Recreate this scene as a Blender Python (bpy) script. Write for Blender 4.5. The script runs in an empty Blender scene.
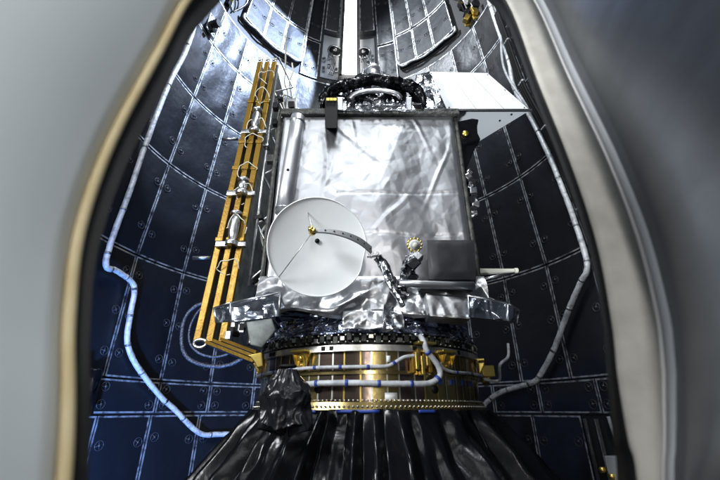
import bpy, math, random
from mathutils import Vector, Matrix, noise
random.seed(7)
R = math.radians
C = bpy.context.scene.collection
S = bpy.context.scene

# ------------------------------------------------------------------ camera
FPX, PITCH, CAMY = 370.0, R(24.67), -3.9
cp, sp = math.cos(PITCH), math.sin(PITCH)
cam_d = bpy.data.cameras.new('camera')
cam = bpy.data.objects.new('camera', cam_d); C.objects.link(cam)
cam.location = (0, CAMY, 0)
cam.rotation_euler = (math.pi/2 + PITCH, 0, 0)
cam_d.sensor_width = 36; cam_d.lens = 36*FPX/720
cam_d.clip_start = 0.02; cam_d.clip_end = 200
cam_d.dof.use_dof = True; cam_d.dof.focus_distance = 3.7; cam_d.dof.aperture_fstop = 2.0
S.camera = cam

# ------------------------------------------------------------------ world + lamps
w = bpy.data.worlds.new('World'); S.world = w; w.use_nodes = True
bg = w.node_tree.nodes['Background']
bg.inputs[0].default_value = (0.62, 0.78, 1.0, 1); bg.inputs[1].default_value = 0.045
S.view_settings.view_transform = 'Standard'; S.view_settings.look = 'None'
S.view_settings.exposure = 0.0; S.view_settings.gamma = 1.0

def lamp(name, kind, loc, target, power, color=(1, 1, 1), size=1.0, size_y=None, spot=None, blend=0.1):
    d = bpy.data.lights.new(name, kind); o = bpy.data.objects.new(name, d); C.objects.link(o)
    o.location = loc
    o.rotation_euler = (Vector(target)-Vector(loc)).to_track_quat('-Z', 'Y').to_euler()
    d.energy = power; d.color = color
    if kind == 'AREA':
        d.size = size
        if size_y: d.shape = 'RECTANGLE'; d.size_y = size_y
    else:
        d.shadow_soft_size = size
    if spot: d.spot_size = R(spot); d.spot_blend = blend
    return o
lamp('key_lamp', 'AREA', (-0.5, -6.3, 6.6), (0.0, -0.9, 2.2), 82, (0.93, 0.97, 1.0), 3.0, 2.2)
lamp('front_lamp', 'AREA', (0.08, -7.0, 1.6), (0.08, -1, 0.8), 75, (1.0, 0.985, 0.95), 0.16, 3.0)
lamp('beam_lamp', 'SPOT', (0.9, 0.55, 8.9), (-1.95, 1.35, 6.75), 3600, (0.56, 0.70, 1.0), 0.05, spot=46, blend=0.10)
lamp('blue_lamp', 'SPOT', (-2.35, -1.0, -0.95), (-2.3, 1.9, 0.35), 720, (0.17, 0.37, 1.0), 0.12, spot=110, blend=0.6)
lamp('fill_lamp', 'AREA', (-3.6, -4.8, 2.9), (-0.3, -1.2, 1.3), 400, (0.95, 0.98, 1.0), 1.4, 1.4)  # added fill that whitens the dish, not a known fixture
lamp('underside_fill', 'SPOT', (1.5, -3.0, -1.45), (1.35, -0.4, 3.1), 800, (0.9, 0.96, 1.0), 0.15, spot=24, blend=0.5)  # added fill in place of bounced light on the shade box underside
lamp('left_panel_fill', 'SPOT', (1.6, -6.2, 2.6), (-0.47, -3.5, 0.85), 170, (0.88, 0.95, 1.0), 0.3, spot=26, blend=0.6)  # added spot that only brightens the near panel at the left
lamp('nose_fill', 'SPOT', (-1.1, 0.2, 8.9), (1.7, 1.6, 7.6), 800, (0.85, 0.92, 1.0), 0.15, spot=62, blend=0.5)  # added spot giving the right raised nose panels their sheen
lamp('top_lamp', 'AREA', (0.5, -2.7, 7.6), (0.5, -0.4, 2.6), 230, (0.9, 0.96, 1.0), 1.2, 0.8)

# ------------------------------------------------------------------ materials
def mat(name, base, rough=0.5, metal=0.0, bump=None, coat=0.0, spec=0.5, var=None, aniso=None, emit=None):
    """bump: list of (kind, scale, strength, distance, stretch)   var: (scale, dark colour, low, high)"""
    m = bpy.data.materials.new(name); m.use_nodes = True
    nt = m.node_tree; N = nt.nodes; L = nt.links
    b = N['Principled BSDF']
    b.inputs['Base Color'].default_value = (*base, 1); b.inputs['Roughness'].default_value = rough
    b.inputs['Metallic'].default_value = metal; b.inputs['Coat Weight'].default_value = coat
    b.inputs['Specular IOR Level'].default_value = spec
    tc = N.new('ShaderNodeTexCoord')
    def coords(stretch):
        mp = N.new('ShaderNodeMapping'); mp.inputs['Scale'].default_value = stretch
        L.new(tc.outputs['Object'], mp.inputs['Vector']); return mp.outputs[0]
    prev = None
    for kind, sc, st, dist, stretch in (bump or []):
        v = coords(stretch)
        bp = N.new('ShaderNodeBump'); bp.inputs['Strength'].default_value = st; bp.inputs['Distance'].default_value = dist
        if kind == 'noise':
            t = N.new('ShaderNodeTexNoise'); t.inputs['Scale'].default_value = sc; t.inputs['Detail'].default_value = 4
            L.new(v, t.inputs['Vector']); h = t.outputs['Fac']
        elif kind == 'ridge':
            t = N.new('ShaderNodeTexNoise'); t.inputs['Scale'].default_value = sc; t.inputs['Detail'].default_value = 3
            t.inputs['Distortion'].default_value = 0.6
            L.new(v, t.inputs['Vector'])
            a = N.new('ShaderNodeMath'); a.operation = 'SUBTRACT'; a.inputs[1].default_value = 0.5
            c = N.new('ShaderNodeMath'); c.operation = 'ABSOLUTE'
            L.new(t.outputs['Fac'], a.inputs[0]); L.new(a.outputs[0], c.inputs[0]); h = c.outputs[0]
        elif kind == 'crumple':
            n = N.new('ShaderNodeTexNoise'); n.inputs['Scale'].default_value = sc*0.5
            L.new(v, n.inputs['Vector'])
            mx = N.new('ShaderNodeMixRGB'); mx.inputs[0].default_value = 0.12
            L.new(v, mx.inputs[1]); L.new(n.outputs['Color'], mx.inputs[2])
            t = N.new('ShaderNodeTexVoronoi'); t.inputs['Scale'].default_value = sc; t.feature = 'F1'
            t.distance = 'MANHATTAN'
            L.new(mx.outputs[0], t.inputs['Vector']); h = t.outputs['Distance']
        elif kind == 'weave':
            t = N.new('ShaderNodeTexWave'); t.inputs['Scale'].default_value = sc; t.inputs['Distortion'].default_value = 1.0
            L.new(v, t.inputs['Vector']); h = t.outputs['Fac']
        L.new(h, bp.inputs['Height'])
        if prev: L.new(prev, bp.inputs['Normal'])
        prev = bp.outputs[0]
    if prev: L.new(prev, b.inputs['Normal'])
    if var:
        sc, col, lo, hi = var[:4]
        t = N.new('ShaderNodeTexNoise'); t.inputs['Scale'].default_value = sc; t.inputs['Detail'].default_value = 5
        L.new(coords(var[4] if len(var) > 4 else (1, 1, 1)), t.inputs['Vector'])
        r = N.new('ShaderNodeValToRGB'); r.color_ramp.elements[0].position = lo; r.color_ramp.elements[1].position = hi
        r.color_ramp.elements[0].color = (*col, 1); r.color_ramp.elements[1].color = (*base, 1)
        L.new(t.outputs['Fac'], r.inputs[0]); L.new(r.outputs[0], b.inputs['Base Color'])
        q = N.new('ShaderNodeMapRange'); q.inputs[3].default_value = min(1, rough*1.35); q.inputs[4].default_value = rough*0.8
        L.new(t.outputs['Fac'], q.inputs[0]); L.new(q.outputs[0], b.inputs['Roughness'])
    if emit:
        b.inputs['Emission Color'].default_value = (*emit[0], 1); b.inputs['Emission Strength'].default_value = emit[1]
    return m
O3 = (1, 1, 1)
M = {
 'blanket': mat('black_blanket', (0.011, 0.0125, 0.016), 0.36, 0, [('noise', 2.2, 0.6, 0.04, O3), ('noise', 260, 0.35, 0.002, O3)], spec=0.4),
 'raised': mat('grey_blanket', (0.03, 0.032, 0.036), 0.5, 0.0, [('noise', 3.5, 0.6, 0.04, O3), ('noise', 200, 0.3, 0.002, O3)], spec=0.25),
 'tape': mat('silver_tape', (0.50, 0.52, 0.54), 0.42, 0.5, [('noise', 60, 0.8, 0.006, O3)], var=(11, (0.07, 0.07, 0.075), 0.36, 0.58)),
 'roll': mat('silver_edge_roll', (0.72, 0.75, 0.78), 0.4, 0.3, [('noise', 40, 0.7, 0.01, O3)], var=(20, (0.25, 0.26, 0.28), 0.35, 0.6)),
 'fast': mat('fastener_grey', (0.085, 0.087, 0.092), 0.4, 0.3),
 'shell': mat('fairing_shell', (0.02, 0.02, 0.022), 0.6, 0, [('noise', 20, 0.3, 0.01, O3)]),
 'foil': mat('silver_foil', (0.52, 0.53, 0.555), 0.37, 1.0, [('ridge', 7, 0.14, 0.01, (1, 1, .5)), ('ridge', 24, 0.08, 0.004, O3), ('noise', 120, 0.06, 0.002, O3)]),
 'foil_drape': mat('silver_foil_drape', (0.48, 0.485, 0.50), 0.33, 1.0, [('ridge', 4.0, 0.4, 0.02, O3), ('crumple', 16, 0.08, 0.01, O3)]),
 'crumple': mat('crumpled_foil', (0.66, 0.68, 0.72), 0.24, 1.0, [('crumple', 6, 0.8, 0.06, O3), ('crumple', 16, 0.35, 0.02, O3)]),
 'darkfoil': mat('dark_crumpled_foil', (0.16, 0.165, 0.18), 0.24, 0.95, [('crumple', 5, 0.8, 0.08, O3), ('crumple', 13, 0.35, 0.03, O3)]),
 'bluelit_foil': mat('thin_film', (0.34, 0.38, 0.5), 0.2, 0.95, [('crumple', 8, 1.0, 0.06, O3), ('ridge', 6, 0.8, 0.03, O3)]),  # collar foil, the blue light on it tinted into the base colour
 'film': mat('clear_film', (0.40, 0.44, 0.52), 0.2, 0.95, [('crumple', 7, 0.75, 0.05, O3), ('ridge', 5, 0.4, 0.02, O3)]),
 'greyfoil': mat('grey_foil', (0.025, 0.026, 0.03), 0.42, 0.3, [('ridge', 5, 0.25, 0.02, O3), ('noise', 150, 0.2, 0.002, O3)]),
 'plastic': mat('black_plastic_sheet', (0.004, 0.004, 0.005), 0.22, 0, [('ridge', 7, 0.2, 0.012, (1, 1, 0.5)), ('crumple', 20, 0.08, 0.006, O3)], spec=0.22),
 'bagfilm': mat('bag_film', (0.010, 0.010, 0.012), 0.25, 0, [('crumple', 12, 0.15, 0.02, O3)], spec=0.25),
 'white': mat('white_paint', (0.82, 0.84, 0.85), 0.55, 0, [('noise', 90, 0.1, 0.002, O3)], var=(3, (0.72, 0.75, 0.77), 0.3, 0.6)),
 'greywhite': mat('grey_panel', (0.36, 0.38, 0.4), 0.5, 0, var=(4, (0.30, 0.31, 0.33), 0.3, 0.7)),
 'metal': mat('bare_metal', (0.66, 0.67, 0.68), 0.3, 1.0, [('noise', 30, 0.25, 0.01, O3)], var=(12, (0.4, 0.41, 0.42), 0.35, 0.6)),
 'tube': mat('brushed_tube', (0.62, 0.63, 0.66), 0.42, 0.9, [('noise', 60, 0.1, 0.004, O3)]),
 'black': mat('matt_black', (0.006, 0.006, 0.0065), 0.6, 0, [('noise', 60, 0.3, 0.006, O3)], spec=0.2),
 'trim': mat('dark_trim_tape', (0.045, 0.048, 0.04), 0.5, 0.1, [('noise', 25, 0.8, 0.015, O3)], var=(16, (0.012, 0.012, 0.012), 0.4, 0.6)),
 'gold': mat('gold_kapton', (0.22, 0.13, 0.013), 0.4, 0.55, [('ridge', 16, 0.5, 0.01, O3), ('noise', 60, 0.5, 0.006, O3)], var=(14, (0.22, 0.12, 0.012), 0.35, 0.65)),
 'brass': mat('gold_anodised', (0.72, 0.53, 0.14), 0.3, 0.9, [('noise', 40, 0.2, 0.005, O3)]),
 'ringgold': mat('ring_gold', (0.52, 0.40, 0.16), 0.2, 0.95, [('noise', 14, 0.12, 0.01, O3)], var=(9, (0.34, 0.26, 0.11), 0.35, 0.65)),
 'ringdark': mat('ring_bronze', (0.27, 0.20, 0.15), 0.17, 0.9, [('noise', 14, 0.12, 0.01, O3)], var=(7, (0.13, 0.09, 0.085), 0.35, 0.65)),
 'ringsilver': mat('ring_silver', (0.68, 0.67, 0.62), 0.3, 0.9, [('noise', 30, 0.2, 0.004, O3)], var=(15, (0.45, 0.44, 0.4), 0.35, 0.6)),
 'cells': mat('solar_cells', (0.012, 0.014, 0.02), 0.3, 0.1),
 'honey': mat('panel_back', (0.20, 0.22, 0.21), 0.45, 0.2, var=(10, (0.10, 0.11, 0.11), 0.35, 0.6)),
 'cable': mat('white_cable', (0.48, 0.50, 0.53), 0.45, 0, [('noise', 50, 0.4, 0.006, O3)], var=(18, (0.28, 0.29, 0.32), 0.3, 0.6)),
 'hose': mat('white_wrapped_hose', (0.78, 0.8, 0.83), 0.4, 0.15, [('ridge', 9, 0.8, 0.02, O3), ('noise', 70, 0.5, 0.006, O3)], var=(14, (0.35, 0.37, 0.4), 0.3, 0.52)),
 'braid': mat('braided_sleeve', (0.13, 0.135, 0.15), 0.45, 0.3, [('noise', 90, 0.8, 0.006, O3)], var=(60, (0.03, 0.03, 0.035), 0.4, 0.6)),
 'tie': mat('blue_tie', (0.02, 0.05, 0.26), 0.4),
 'ivory': mat('ivory_wire', (0.55, 0.55, 0.47), 0.5),
 'cream': mat('cream_edge', (0.47, 0.455, 0.415), 0.6, 0, [('noise', 30, 0.2, 0.004, O3)], var=(18, (0.40, 0.385, 0.35), 0.35, 0.6)),
 'lip': mat('white_lip', (0.5, 0.5, 0.49), 0.4),
 'yellow': mat('yellow_edge', (0.74, 0.61, 0.36), 0.55, 0, var=(10, (0.64, 0.50, 0.26), 0.35, 0.6)),
 'panelgrey': mat('pale_grey_panel', (0.72, 0.76, 0.78), 0.55, 0, [('noise', 60, 0.08, 0.002, O3)], var=(3, (0.66, 0.70, 0.72), 0.3, 0.7)),
 'skin': mat('brushed_metal_skin', (0.20, 0.215, 0.24), 0.3, 0.95, [('noise', 1.6, 0.14, 0.02, (1, 1.2, 5)), ('noise', 6, 0.035, 0.005, (0.6, 0.6, 10))], var=(2.5, (0.15, 0.165, 0.19), 0.3, 0.7, (1, 1, 3))),
 'glow': mat('lit_white', (1, 1, 1), 0.5, 0, emit=((1.0, 0.98, 0.95), 9.0)),
 'floor': mat('dark_floor', (0.06, 0.06, 0.065), 0.5, 0, var=(5, (0.03, 0.03, 0.034), 0.3, 0.7)),
}

# ------------------------------------------------------------------ helpers
def ray(px, py):
    r = (px-360)/FPX; u = (240-py)/FPX
    return Vector((r, cp-u*sp, sp+u*cp))
def at(px, py, d):            # point seen at a pixel of the photograph, d metres in front (horizontal) of the camera
    v = ray(px, py); return Vector((0, CAMY, 0)) + v*(d/v.y)

OFF = {}
class MB:
    def __init__(s): s.v = []; s.f = []; s.m = []
    def add(s, vs, fs, mi=0):
        o = len(s.v); s.v += [Vector(q) for q in vs]
        s.f += [tuple(i+o for i in f) for f in fs]; s.m += [mi]*len(fs)
    def box(s, c, size, rot=None, mi=0):
        h = Vector(size)/2; vs = []
        for x in (-1, 1):
            for y in (-1, 1):
                for z in (-1, 1):
                    q = Vector((x*h.x, y*h.y, z*h.z))
                    if rot: q = rot @ q
                    vs.append(q+Vector(c))
        s.hexa(vs, mi)
    def hexa(s, vs, mi=0):    # order x,y,z binary
        s.add(vs, [(0, 1, 3, 2), (4, 6, 7, 5), (0, 4, 5, 1), (2, 3, 7, 6), (0, 2, 6, 4), (1, 5, 7, 3)], mi)
    def prism(s, poly, vec, mi=0):
        n = len(poly); vec = Vector(vec)
        vs = [Vector(q) for q in poly] + [Vector(q)+vec for q in poly]
        s.add(vs, [tuple(range(n))[::-1], tuple(range(n, 2*n))] + [(i, (i+1) % n, n+(i+1) % n, n+i) for i in range(n)], mi)
    def tube(s, pts, r, n=8, mi=0, closed=False, cap=True, jitter=0.0, flat=1.0):
        pts = [Vector(q) for q in pts]; k = len(pts)
        rings = []; up = None
        for i in range(k):
            a = pts[(i-1) % k] if (i > 0 or closed) else pts[i]
            b = pts[(i+1) % k] if (i < k-1 or closed) else pts[i]
            t = (b-a).normalized() if (b-a).length > 1e-9 else Vector((0, 0, 1))
            if up is None:
                up = t.orthogonal().normalized()
            up = (up - t*up.dot(t))
            up = up.normalized() if up.length > 1e-6 else t.orthogonal().normalized()
            sd = t.cross(up)
            rr = r[i] if isinstance(r, (list, tuple)) else r
            rings.append([pts[i] + (up*math.cos(2*math.pi*j/n)*flat + sd*math.sin(2*math.pi*j/n))*rr*(1+random.uniform(-jitter, jitter)) for j in range(n)])
        vs = [q for g in rings for q in g]; fs = []
        for i in range(k if closed else k-1):
            a = i*n; b = ((i+1) % k)*n
            for j in range(n):
                fs.append((a+j, a+(j+1) % n, b+(j+1) % n, b+j))
        if cap and not closed:
            fs.append(tuple(range(n))[::-1]); fs.append(tuple(range((k-1)*n, k*n)))
        s.add(vs, fs, mi)
    def cyl(s, a, b, r, n=16, mi=0, r2=None): s.tube([a, b], [r, r if r2 is None else r2], n, mi)
    def grid(s, fn, nu, nv, mi=0, wrap=False):
        vs = [fn(i/nu, j/nv) for j in range(nv+1) for i in range(nu + (0 if wrap else 1))]
        W = nu if wrap else nu+1
        fs = []
        for j in range(nv):
            for i in range(nu):
                i2 = (i+1) % W if wrap else i+1
                fs.append((j*W+i, j*W+i2, (j+1)*W+i2, (j+1)*W+i))
        s.add(vs, fs, mi)
    def build(s, name, mats, parent=None, smooth=True, bevel=0.0, thick=0.0, sub=0):
        if not isinstance(mats, (list, tuple)): mats = [mats]
        off = OFF.get(parent.name, Vector()) if parent else Vector()
        me = bpy.data.meshes.new(name)
        me.from_pydata([q-off for q in s.v], [], s.f); 
        for m_ in mats: me.materials.append(M[m_])
        for p_, mi in zip(me.polygons, s.m): p_.material_index = mi; p_.use_smooth = smooth
        me.update()
        o = bpy.data.objects.new(name, me); C.objects.link(o)
        if parent: o.parent = parent; OFF[o.name] = off
        if thick: md = o.modifiers.new('thickness', 'SOLIDIFY'); md.thickness = thick; md.offset = -1
        if bevel:
            md = o.modifiers.new('edge', 'BEVEL'); md.width = bevel; md.segments = 2; md.limit_method = 'ANGLE'; md.angle_limit = R(40)
        if sub: md = o.modifiers.new('smooth', 'SUBSURF'); md.levels = sub; md.render_levels = sub
        return o
def tag(o, label=None, cat=None, group=None, kind=None):
    if label: o['label'] = label
    if cat: o['category'] = cat
    if group: o['group'] = group
    if kind: o['kind'] = kind
    return o
def empty(name, loc, label, cat, group=None):
    o = bpy.data.objects.new(name, None); C.objects.link(o); o.location = loc; o.empty_display_size = 0.1
    OFF[o.name] = Vector(loc); return tag(o, label, cat, group)
def smooth_path(pts, k=6):
    pts = [Vector(q) for q in pts]; out = []
    for i in range(len(pts)-1):
        p0 = pts[max(i-1, 0)]; p1 = pts[i]; p2 = pts[i+1]; p3 = pts[min(i+2, len(pts)-1)]
        for j in range(k):
            t = j/k
            out.append(0.5*((2*p1)+(p2-p0)*t+(2*p0-5*p1+4*p2-p3)*t*t+(3*p1-p0-3*p2+p3)*t**3))
    out.append(pts[-1]); return out
def n1(x, y=0.0, z=0.0): return noise.noise(Vector((x, y, z)))
def ridged(x, y, z=0.0): return 1-abs(noise.noise(Vector((x, y, z))))*2
def _h(i, j, seed):
    return (math.sin(i*127.1+j*311.7+seed*74.7)*43758.5453) % 1.0
def tin(x, y, cell, seed=0, warp=0.35):
    """piecewise flat facets with straight sharp creases, -1..1"""
    x += warp*cell*noise.noise(Vector((x/cell*.6, y/cell*.6, seed))); y += warp*cell*noise.noise(Vector((x/cell*.6+7, y/cell*.6, seed+3)))
    c_, s_ = math.cos(seed*1.3+.4), math.sin(seed*1.3+.4)
    x, y = (c_*x-s_*y)/cell, (s_*x+c_*y)/cell
    i, j = math.floor(x), math.floor(y); u, v = x-i, y-j
    a, d = _h(i, j, seed), _h(i+1, j+1, seed); b_, e = _h(i+1, j, seed), _h(i, j+1, seed)
    if _h(i, j, seed+9) > .5:
        h = a+(b_-a)*u+(d-b_)*v if u > v else a+(d-e)*u+(e-a)*v
    else:
        h = a+(b_-a)*u+(e-a)*v if u+v < 1 else d+(e-d)*(1-u)+(b_-d)*(1-v)
    return h*2-1
def lerp(a, b, t): return a+(b-a)*t
def interp(x, xs, ys):
    if x <= xs[0]: return ys[0]
    for i in range(len(xs)-1):
        if x <= xs[i+1]: return lerp(ys[i], ys[i+1], (x-xs[i])/(xs[i+1]-xs[i]))
    return ys[-1]

# ------------------------------------------------------------------ floor
b = MB(); b.add([(-6, -6, -1.62), (6, -6, -1.62), (6, 6, -1.62), (-6, 6, -1.62)], [(0, 1, 2, 3)])
tag(b.build('floor', 'floor', smooth=False), kind='structure')

# ------------------------------------------------------------------ fairing
FX = -0.10
ZS = [-3, 0, 2, 3.5, 5.08, 6.75, 8, 9.5, 11, 12.2, 12.8]; RS = [3.2, 3.2, 3.2, 3.05, 2.86, 2.66, 2.45, 2.1, 1.5, 0.75, 0.05]
def FR(z): return interp(z, ZS, RS)
def cyl_pt(az, z, inset=0.0):
    r = FR(z)-inset; a = R(az)
    return Vector((FX+r*math.sin(a), r*math.cos(a), z))
fairing = empty('payload_fairing', (FX, 0, -1.6), 'tall dark curved fairing wall lined with black blanket panels, wrapped around the satellite', 'fairing')
b = MB()
zz = [-1.6, 0, 1, 2, 2.8, 3.5, 4.3, 5.08, 6, 6.75, 7.4, 8, 8.8, 9.5, 10.2, 11, 11.6, 12.2, 12.8]
b.grid(lambda u, v: cyl_pt(-101+202*u, zz[round(v*18)], -0.06), 60, 18)
b.build('shell', 'shell', fairing, thick=-0.05)
for sgn in (-1, 1):       # thick smooth edge frame where this half of the fairing ends
    b = MB()
    prof = [(88.3, 0.0), (88.3, 0.10), (101, 0.10), (101, -0.1)]
    for i in range(len(prof)-1):
        (a0, i0), (a1, i1) = prof[i], prof[i+1]
        b.grid(lambda u, v: cyl_pt(sgn*lerp(a0, a1, u), zz[round(v*16)], lerp(i0, i1, u)), 3, 16)
    b.build('edge_frame', 'black', fairing)

def panel(a0, a1, z0, z1, inset=0.0, m='blanket', fast=True, tape=True, name='blanket_panel', puff=0.03):
    gx = 0.007
    zc = (z0+z1)/2; rr = FR(zc)-inset
    da = math.degrees(gx/rr); A0, A1 = a0+da, a1-da; Z0, Z1 = z0+gx, z1-gx
    seed = random.uniform(0, 50)
    nu, nv = max(4, int((A1-A0)/2)), max(4, int((Z1-Z0)/0.14))
    def fn(u, v):
        e = min(1, min(u, 1-u)*6, ) * min(1, min(v, 1-v)*6*(Z1-Z0)/1.0)
        e = max(0, e)
        az = lerp(A0, A1, u); z = lerp(Z0, Z1, v)
        return cyl_pt(az, z, inset+0.012+puff*(0.35+0.5*n1(az*0.12+seed, z*1.6))*e)
    b = MB(); b.grid(fn, nu, nv)
    # returned edges
    ring = [(lerp(A0, A1, i/nu), Z0) for i in range(nu)] + [(A1, lerp(Z0, Z1, j/nv)) for j in range(nv)] + \
           [(lerp(A1, A0, i/nu), Z1) for i in range(nu)] + [(A0, lerp(Z1, Z0, j/nv)) for j in range(nv)]
    n = len(ring)
    vs = [cyl_pt(a, z, inset+0.012) for a, z in ring] + [cyl_pt(a, z, -0.05) for a, z in ring]
    b.add(vs, [(i, (i+1) % n, n+(i+1) % n, n+i) for i in range(n)])
    if fast:
        spots = []
        wdeg = math.degrees(0.10/rr)
        nrow = max(1, round((Z1-Z0)/0.62))
        for k in range(nrow):
            z = lerp(Z0, Z1, (k+0.5)/nrow) if nrow > 1 or (Z1-Z0) > 0.5 else None
            if z is None:
                for z in (Z0+0.1, Z1-0.09): spots += [(A0+wdeg, z), (A1-wdeg, z)]
            else: spots += [(A0+wdeg, z+random.uniform(-.03, .03)), (A1-wdeg, z+random.uniform(-.03, .03))]
        for az, z in spots:
            c = fn((az-A0)/(A1-A0), (z-Z0)/(Z1-Z0)); nrm = Vector((FX-c.x, -c.y, 0)).normalized()
            tx = Vector((0, 0, 1)).cross(nrm); c = c+nrm*0.004; r0 = 0.054
            b.tube([c+(tx*math.cos(t*math.pi/7)+Vector((0, 0, 1))*math.sin(t*math.pi/7))*r0 for t in range(14)], 0.0042, 4, 1, closed=True)
            rot = random.uniform(0, 1.5)
            for q in (0, math.pi/2):
                dv = tx*math.cos(q+rot)+Vector((0, 0, 1))*math.sin(q+rot)
                b.cyl(c-dv*r0*.8, c+dv*r0*.8, 0.0034, 4, 1)
            b.cyl(c-nrm*.004, c+nrm*0.012, 0.014, 8, 1)
    o = b.build(name, [m, 'fast'], fairing)
    if tape:
        t = MB(); wz = 0.021; wa = math.degrees(wz/rr)
        def strip(f0, f1, k):
            t.grid(lambda u, v: (lambda q: cyl_pt(q[0], q[1], inset+0.0175+0.003*n1(q[0]*3, q[1]*9)))(f0(u, v)), 1, k)
        strip(lambda u, v: (A0+u*wa, lerp(Z0, Z1, v)), 0, nv*3)
        strip(lambda u, v: (A1-u*wa, lerp(Z0, Z1, v)), 0, nv*3)
        strip(lambda u, v: (lerp(A0+wa*1.02, A1-wa*1.02, v), Z0+u*wz), 0, nu*3)
        strip(lambda u, v: (lerp(A0+wa*1.02, A1-wa*1.02, v), Z1-u*wz), 0, nu*3)
        t.build('edge_tape', 'tape', o)
    return o
rows = [(-1.25, -0.06), (-0.045, 0.36), (0.372, 1.98), (1.992, 3.51), (3.522, 4.87), (4.882, 6.11), (6.122, 7.02)]
for k, (z0, z1) in enumerate(rows):
    left = [-87.5, -72, -59, -46, -31] if k == 0 else [-87.5, -74, -58.3, -44.2, -31.5] if k == 1 else [-87.5, -73, -58.4, -44.6, -31.5]
    mid = [left[-1], 3, 39]
    right = [39, 53, 65.8, 80] if k == 0 else [43, 56, 71.5, 87.5] if k == 1 else [38.5, 51.8, 65.6, 79, 87.5]
    mid[-1] = right[0]
    for cols in (left, mid, right):
        for a0, a1 in zip(cols, cols[1:]):
            if k == 0 and a0 == 65.8: continue           # open bay at the lower right
            panel(a0, a1, z0, z1, fast=cols is not mid, puff=0.055)
# open bay: frame and dark box behind, lower right
b = MB()
for az in (66.6, 69.5, 79.2):
    b.tube([cyl_pt(az, -1.25, 0.02), cyl_pt(az, -0.1, 0.02)], 0.022, 4)
b.build('bay_frame', 'metal', fairing, smooth=False)
b = MB(); b.box(cyl_pt(74, -0.75, 0.02), (0.28, 0.28, 0.55), Matrix.Rotation(R(-74), 3, 'Z')); b.build('bay_box', 'greywhite', fairing, bevel=0.01)
b = MB()
for q in range(4): b.cyl(cyl_pt(70.5+2*q, -0.62-.05*q, 0.1), cyl_pt(70.5+2*q, -0.62-.05*q, 0.2), 0.03, 8)
b.build('bay_valve', 'brass', fairing)

# raised quilted blankets high in the nose
for cols in ([-65, -53, -42, -30.5], [24, 34.3, 45, 57.5]):
    for (z0, z1) in ((7.28, 8.11), (8.13, 9.3), (9.32, 10.6)):
        for a0, a1 in zip(cols, cols[1:]):
            panel(a0, a1, z0, z1, inset=0.10, m='raised', puff=0.05)
    inner, outer = (cols[-1], cols[0]) if cols[0] < 0 else (cols[0], cols[-1])
    sg = 1 if cols[0] < 0 else -1
    pts = [cyl_pt(inner+sg*0.6, z, 0.12) for z in (10.6, 9.8, 9.0, 8.2, 7.7, 7.45)]
    pts += [cyl_pt(inner-sg*0.3, 7.32, 0.12), cyl_pt(inner-sg*2.0, 7.25, 0.12)]
    pts += [cyl_pt(lerp(inner-sg*4, outer, i/9), 7.25+0.012*math.sin(i*2), 0.11+0.02*math.sin(i*1.3)) for i in range(10)]
    pts += [cyl_pt(outer-sg*0.6, 7.33, 0.1)]
    b = MB(); b.tube(smooth_path(pts, 5), 0.024, 8, jitter=0.15); b.build('edge_roll', 'roll', fairing)
# dark columns and narrow panels beside the light slot
for a0, a1, z0, z1, ins in ((-30, -20.6, 7.05, 8.06, .02), (-30, -20.6, 8.09, 9.6, .02), (12.6, 23, 7.05, 8.06, .02), (12.6, 23, 8.09, 9.6, .02)):
    panel(a0, a1, z0, z1, inset=ins)
for a0, a1, z0, z1, ins in ((-20, -10.2, 8.36, 9.9, .12), (2.4, 12, 8.42, 9.9, .12)):
    panel(a0, a1, z0, z1, inset=ins, m='raised')
for azc, w_ in ((-14.5, 9.5), (6.7, 8.6)):
    b = MB()
    b.grid(lambda u, v: cyl_pt(azc-w_/2+w_*u, 7.15+1.17*v, 0.03), 4, 4); o = b.build('port_plate', 'greywhite', fairing, thick=0.02)
    c = cyl_pt(azc+(2 if azc < 0 else -2), 7.93, 0.05); nrm = Vector((FX-c.x, -c.y, -0.35)).normalized()
    b = MB(); e1 = nrm.orthogonal().normalized(); e2 = nrm.cross(e1)
    b.tube([c+(e1*math.cos(t*math.pi/10)+e2*math.sin(t*math.pi/10))*0.15 for t in range(20)], 0.026, 6, 0, closed=True)
    b.cyl(c-nrm*.01, c+nrm*0.02, 0.13, 20, 1)
    b.cyl(c+nrm*.02, c+nrm*0.06, 0.05, 10, 0)
    b.build('port', ['metal', 'black'], o)
    b = MB()
    for q in range(10):
        b.box(cyl_pt(azc+random.uniform(-4, 4), random.uniform(7.2, 7.75), 0.09), (0.07, 0.05, random.uniform(.05, .14)))
    for q in range(4):
        a_ = azc+random.uniform(-4, 4)
        b.tube(smooth_path([cyl_pt(a_, 7.2, .1), cyl_pt(a_+1.5, 7.5, .14), cyl_pt(a_-1, 7.8, .1)], 4), .014, 5)
    b.build('port_fitting', 'metal', o, smooth=False, bevel=.006)
# latch clutter in the two gaps outside the raised blankets
for azc in (-72.5, 68):
    b = MB()
    for q in range(26):
        p0 = cyl_pt(azc+random.uniform(-5, 5), random.uniform(7.1, 8.6), random.uniform(.02, .16))
        b.box(p0, (random.uniform(.04, .12), random.uniform(.04, .1), random.uniform(.05, .2)), Matrix.Rotation(random.uniform(-1, 1), 3, 'Y'), random.choice([0, 0, 1, 2]))
    for q in range(9):
        a_ = azc+random.uniform(-4, 4); z_ = random.uniform(7.1, 7.9)
        b.tube(smooth_path([cyl_pt(a_, z_, .05), cyl_pt(a_+2, z_+.3, .2), cyl_pt(a_-1, z_+.6, .2), cyl_pt(a_+1, z_+.9, .05)], 4), .018, 5, random.choice([0, 1]))
    b.build('separation_latch', ['black', 'metal', 'brass'], fairing, smooth=False, bevel=.005)
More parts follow.
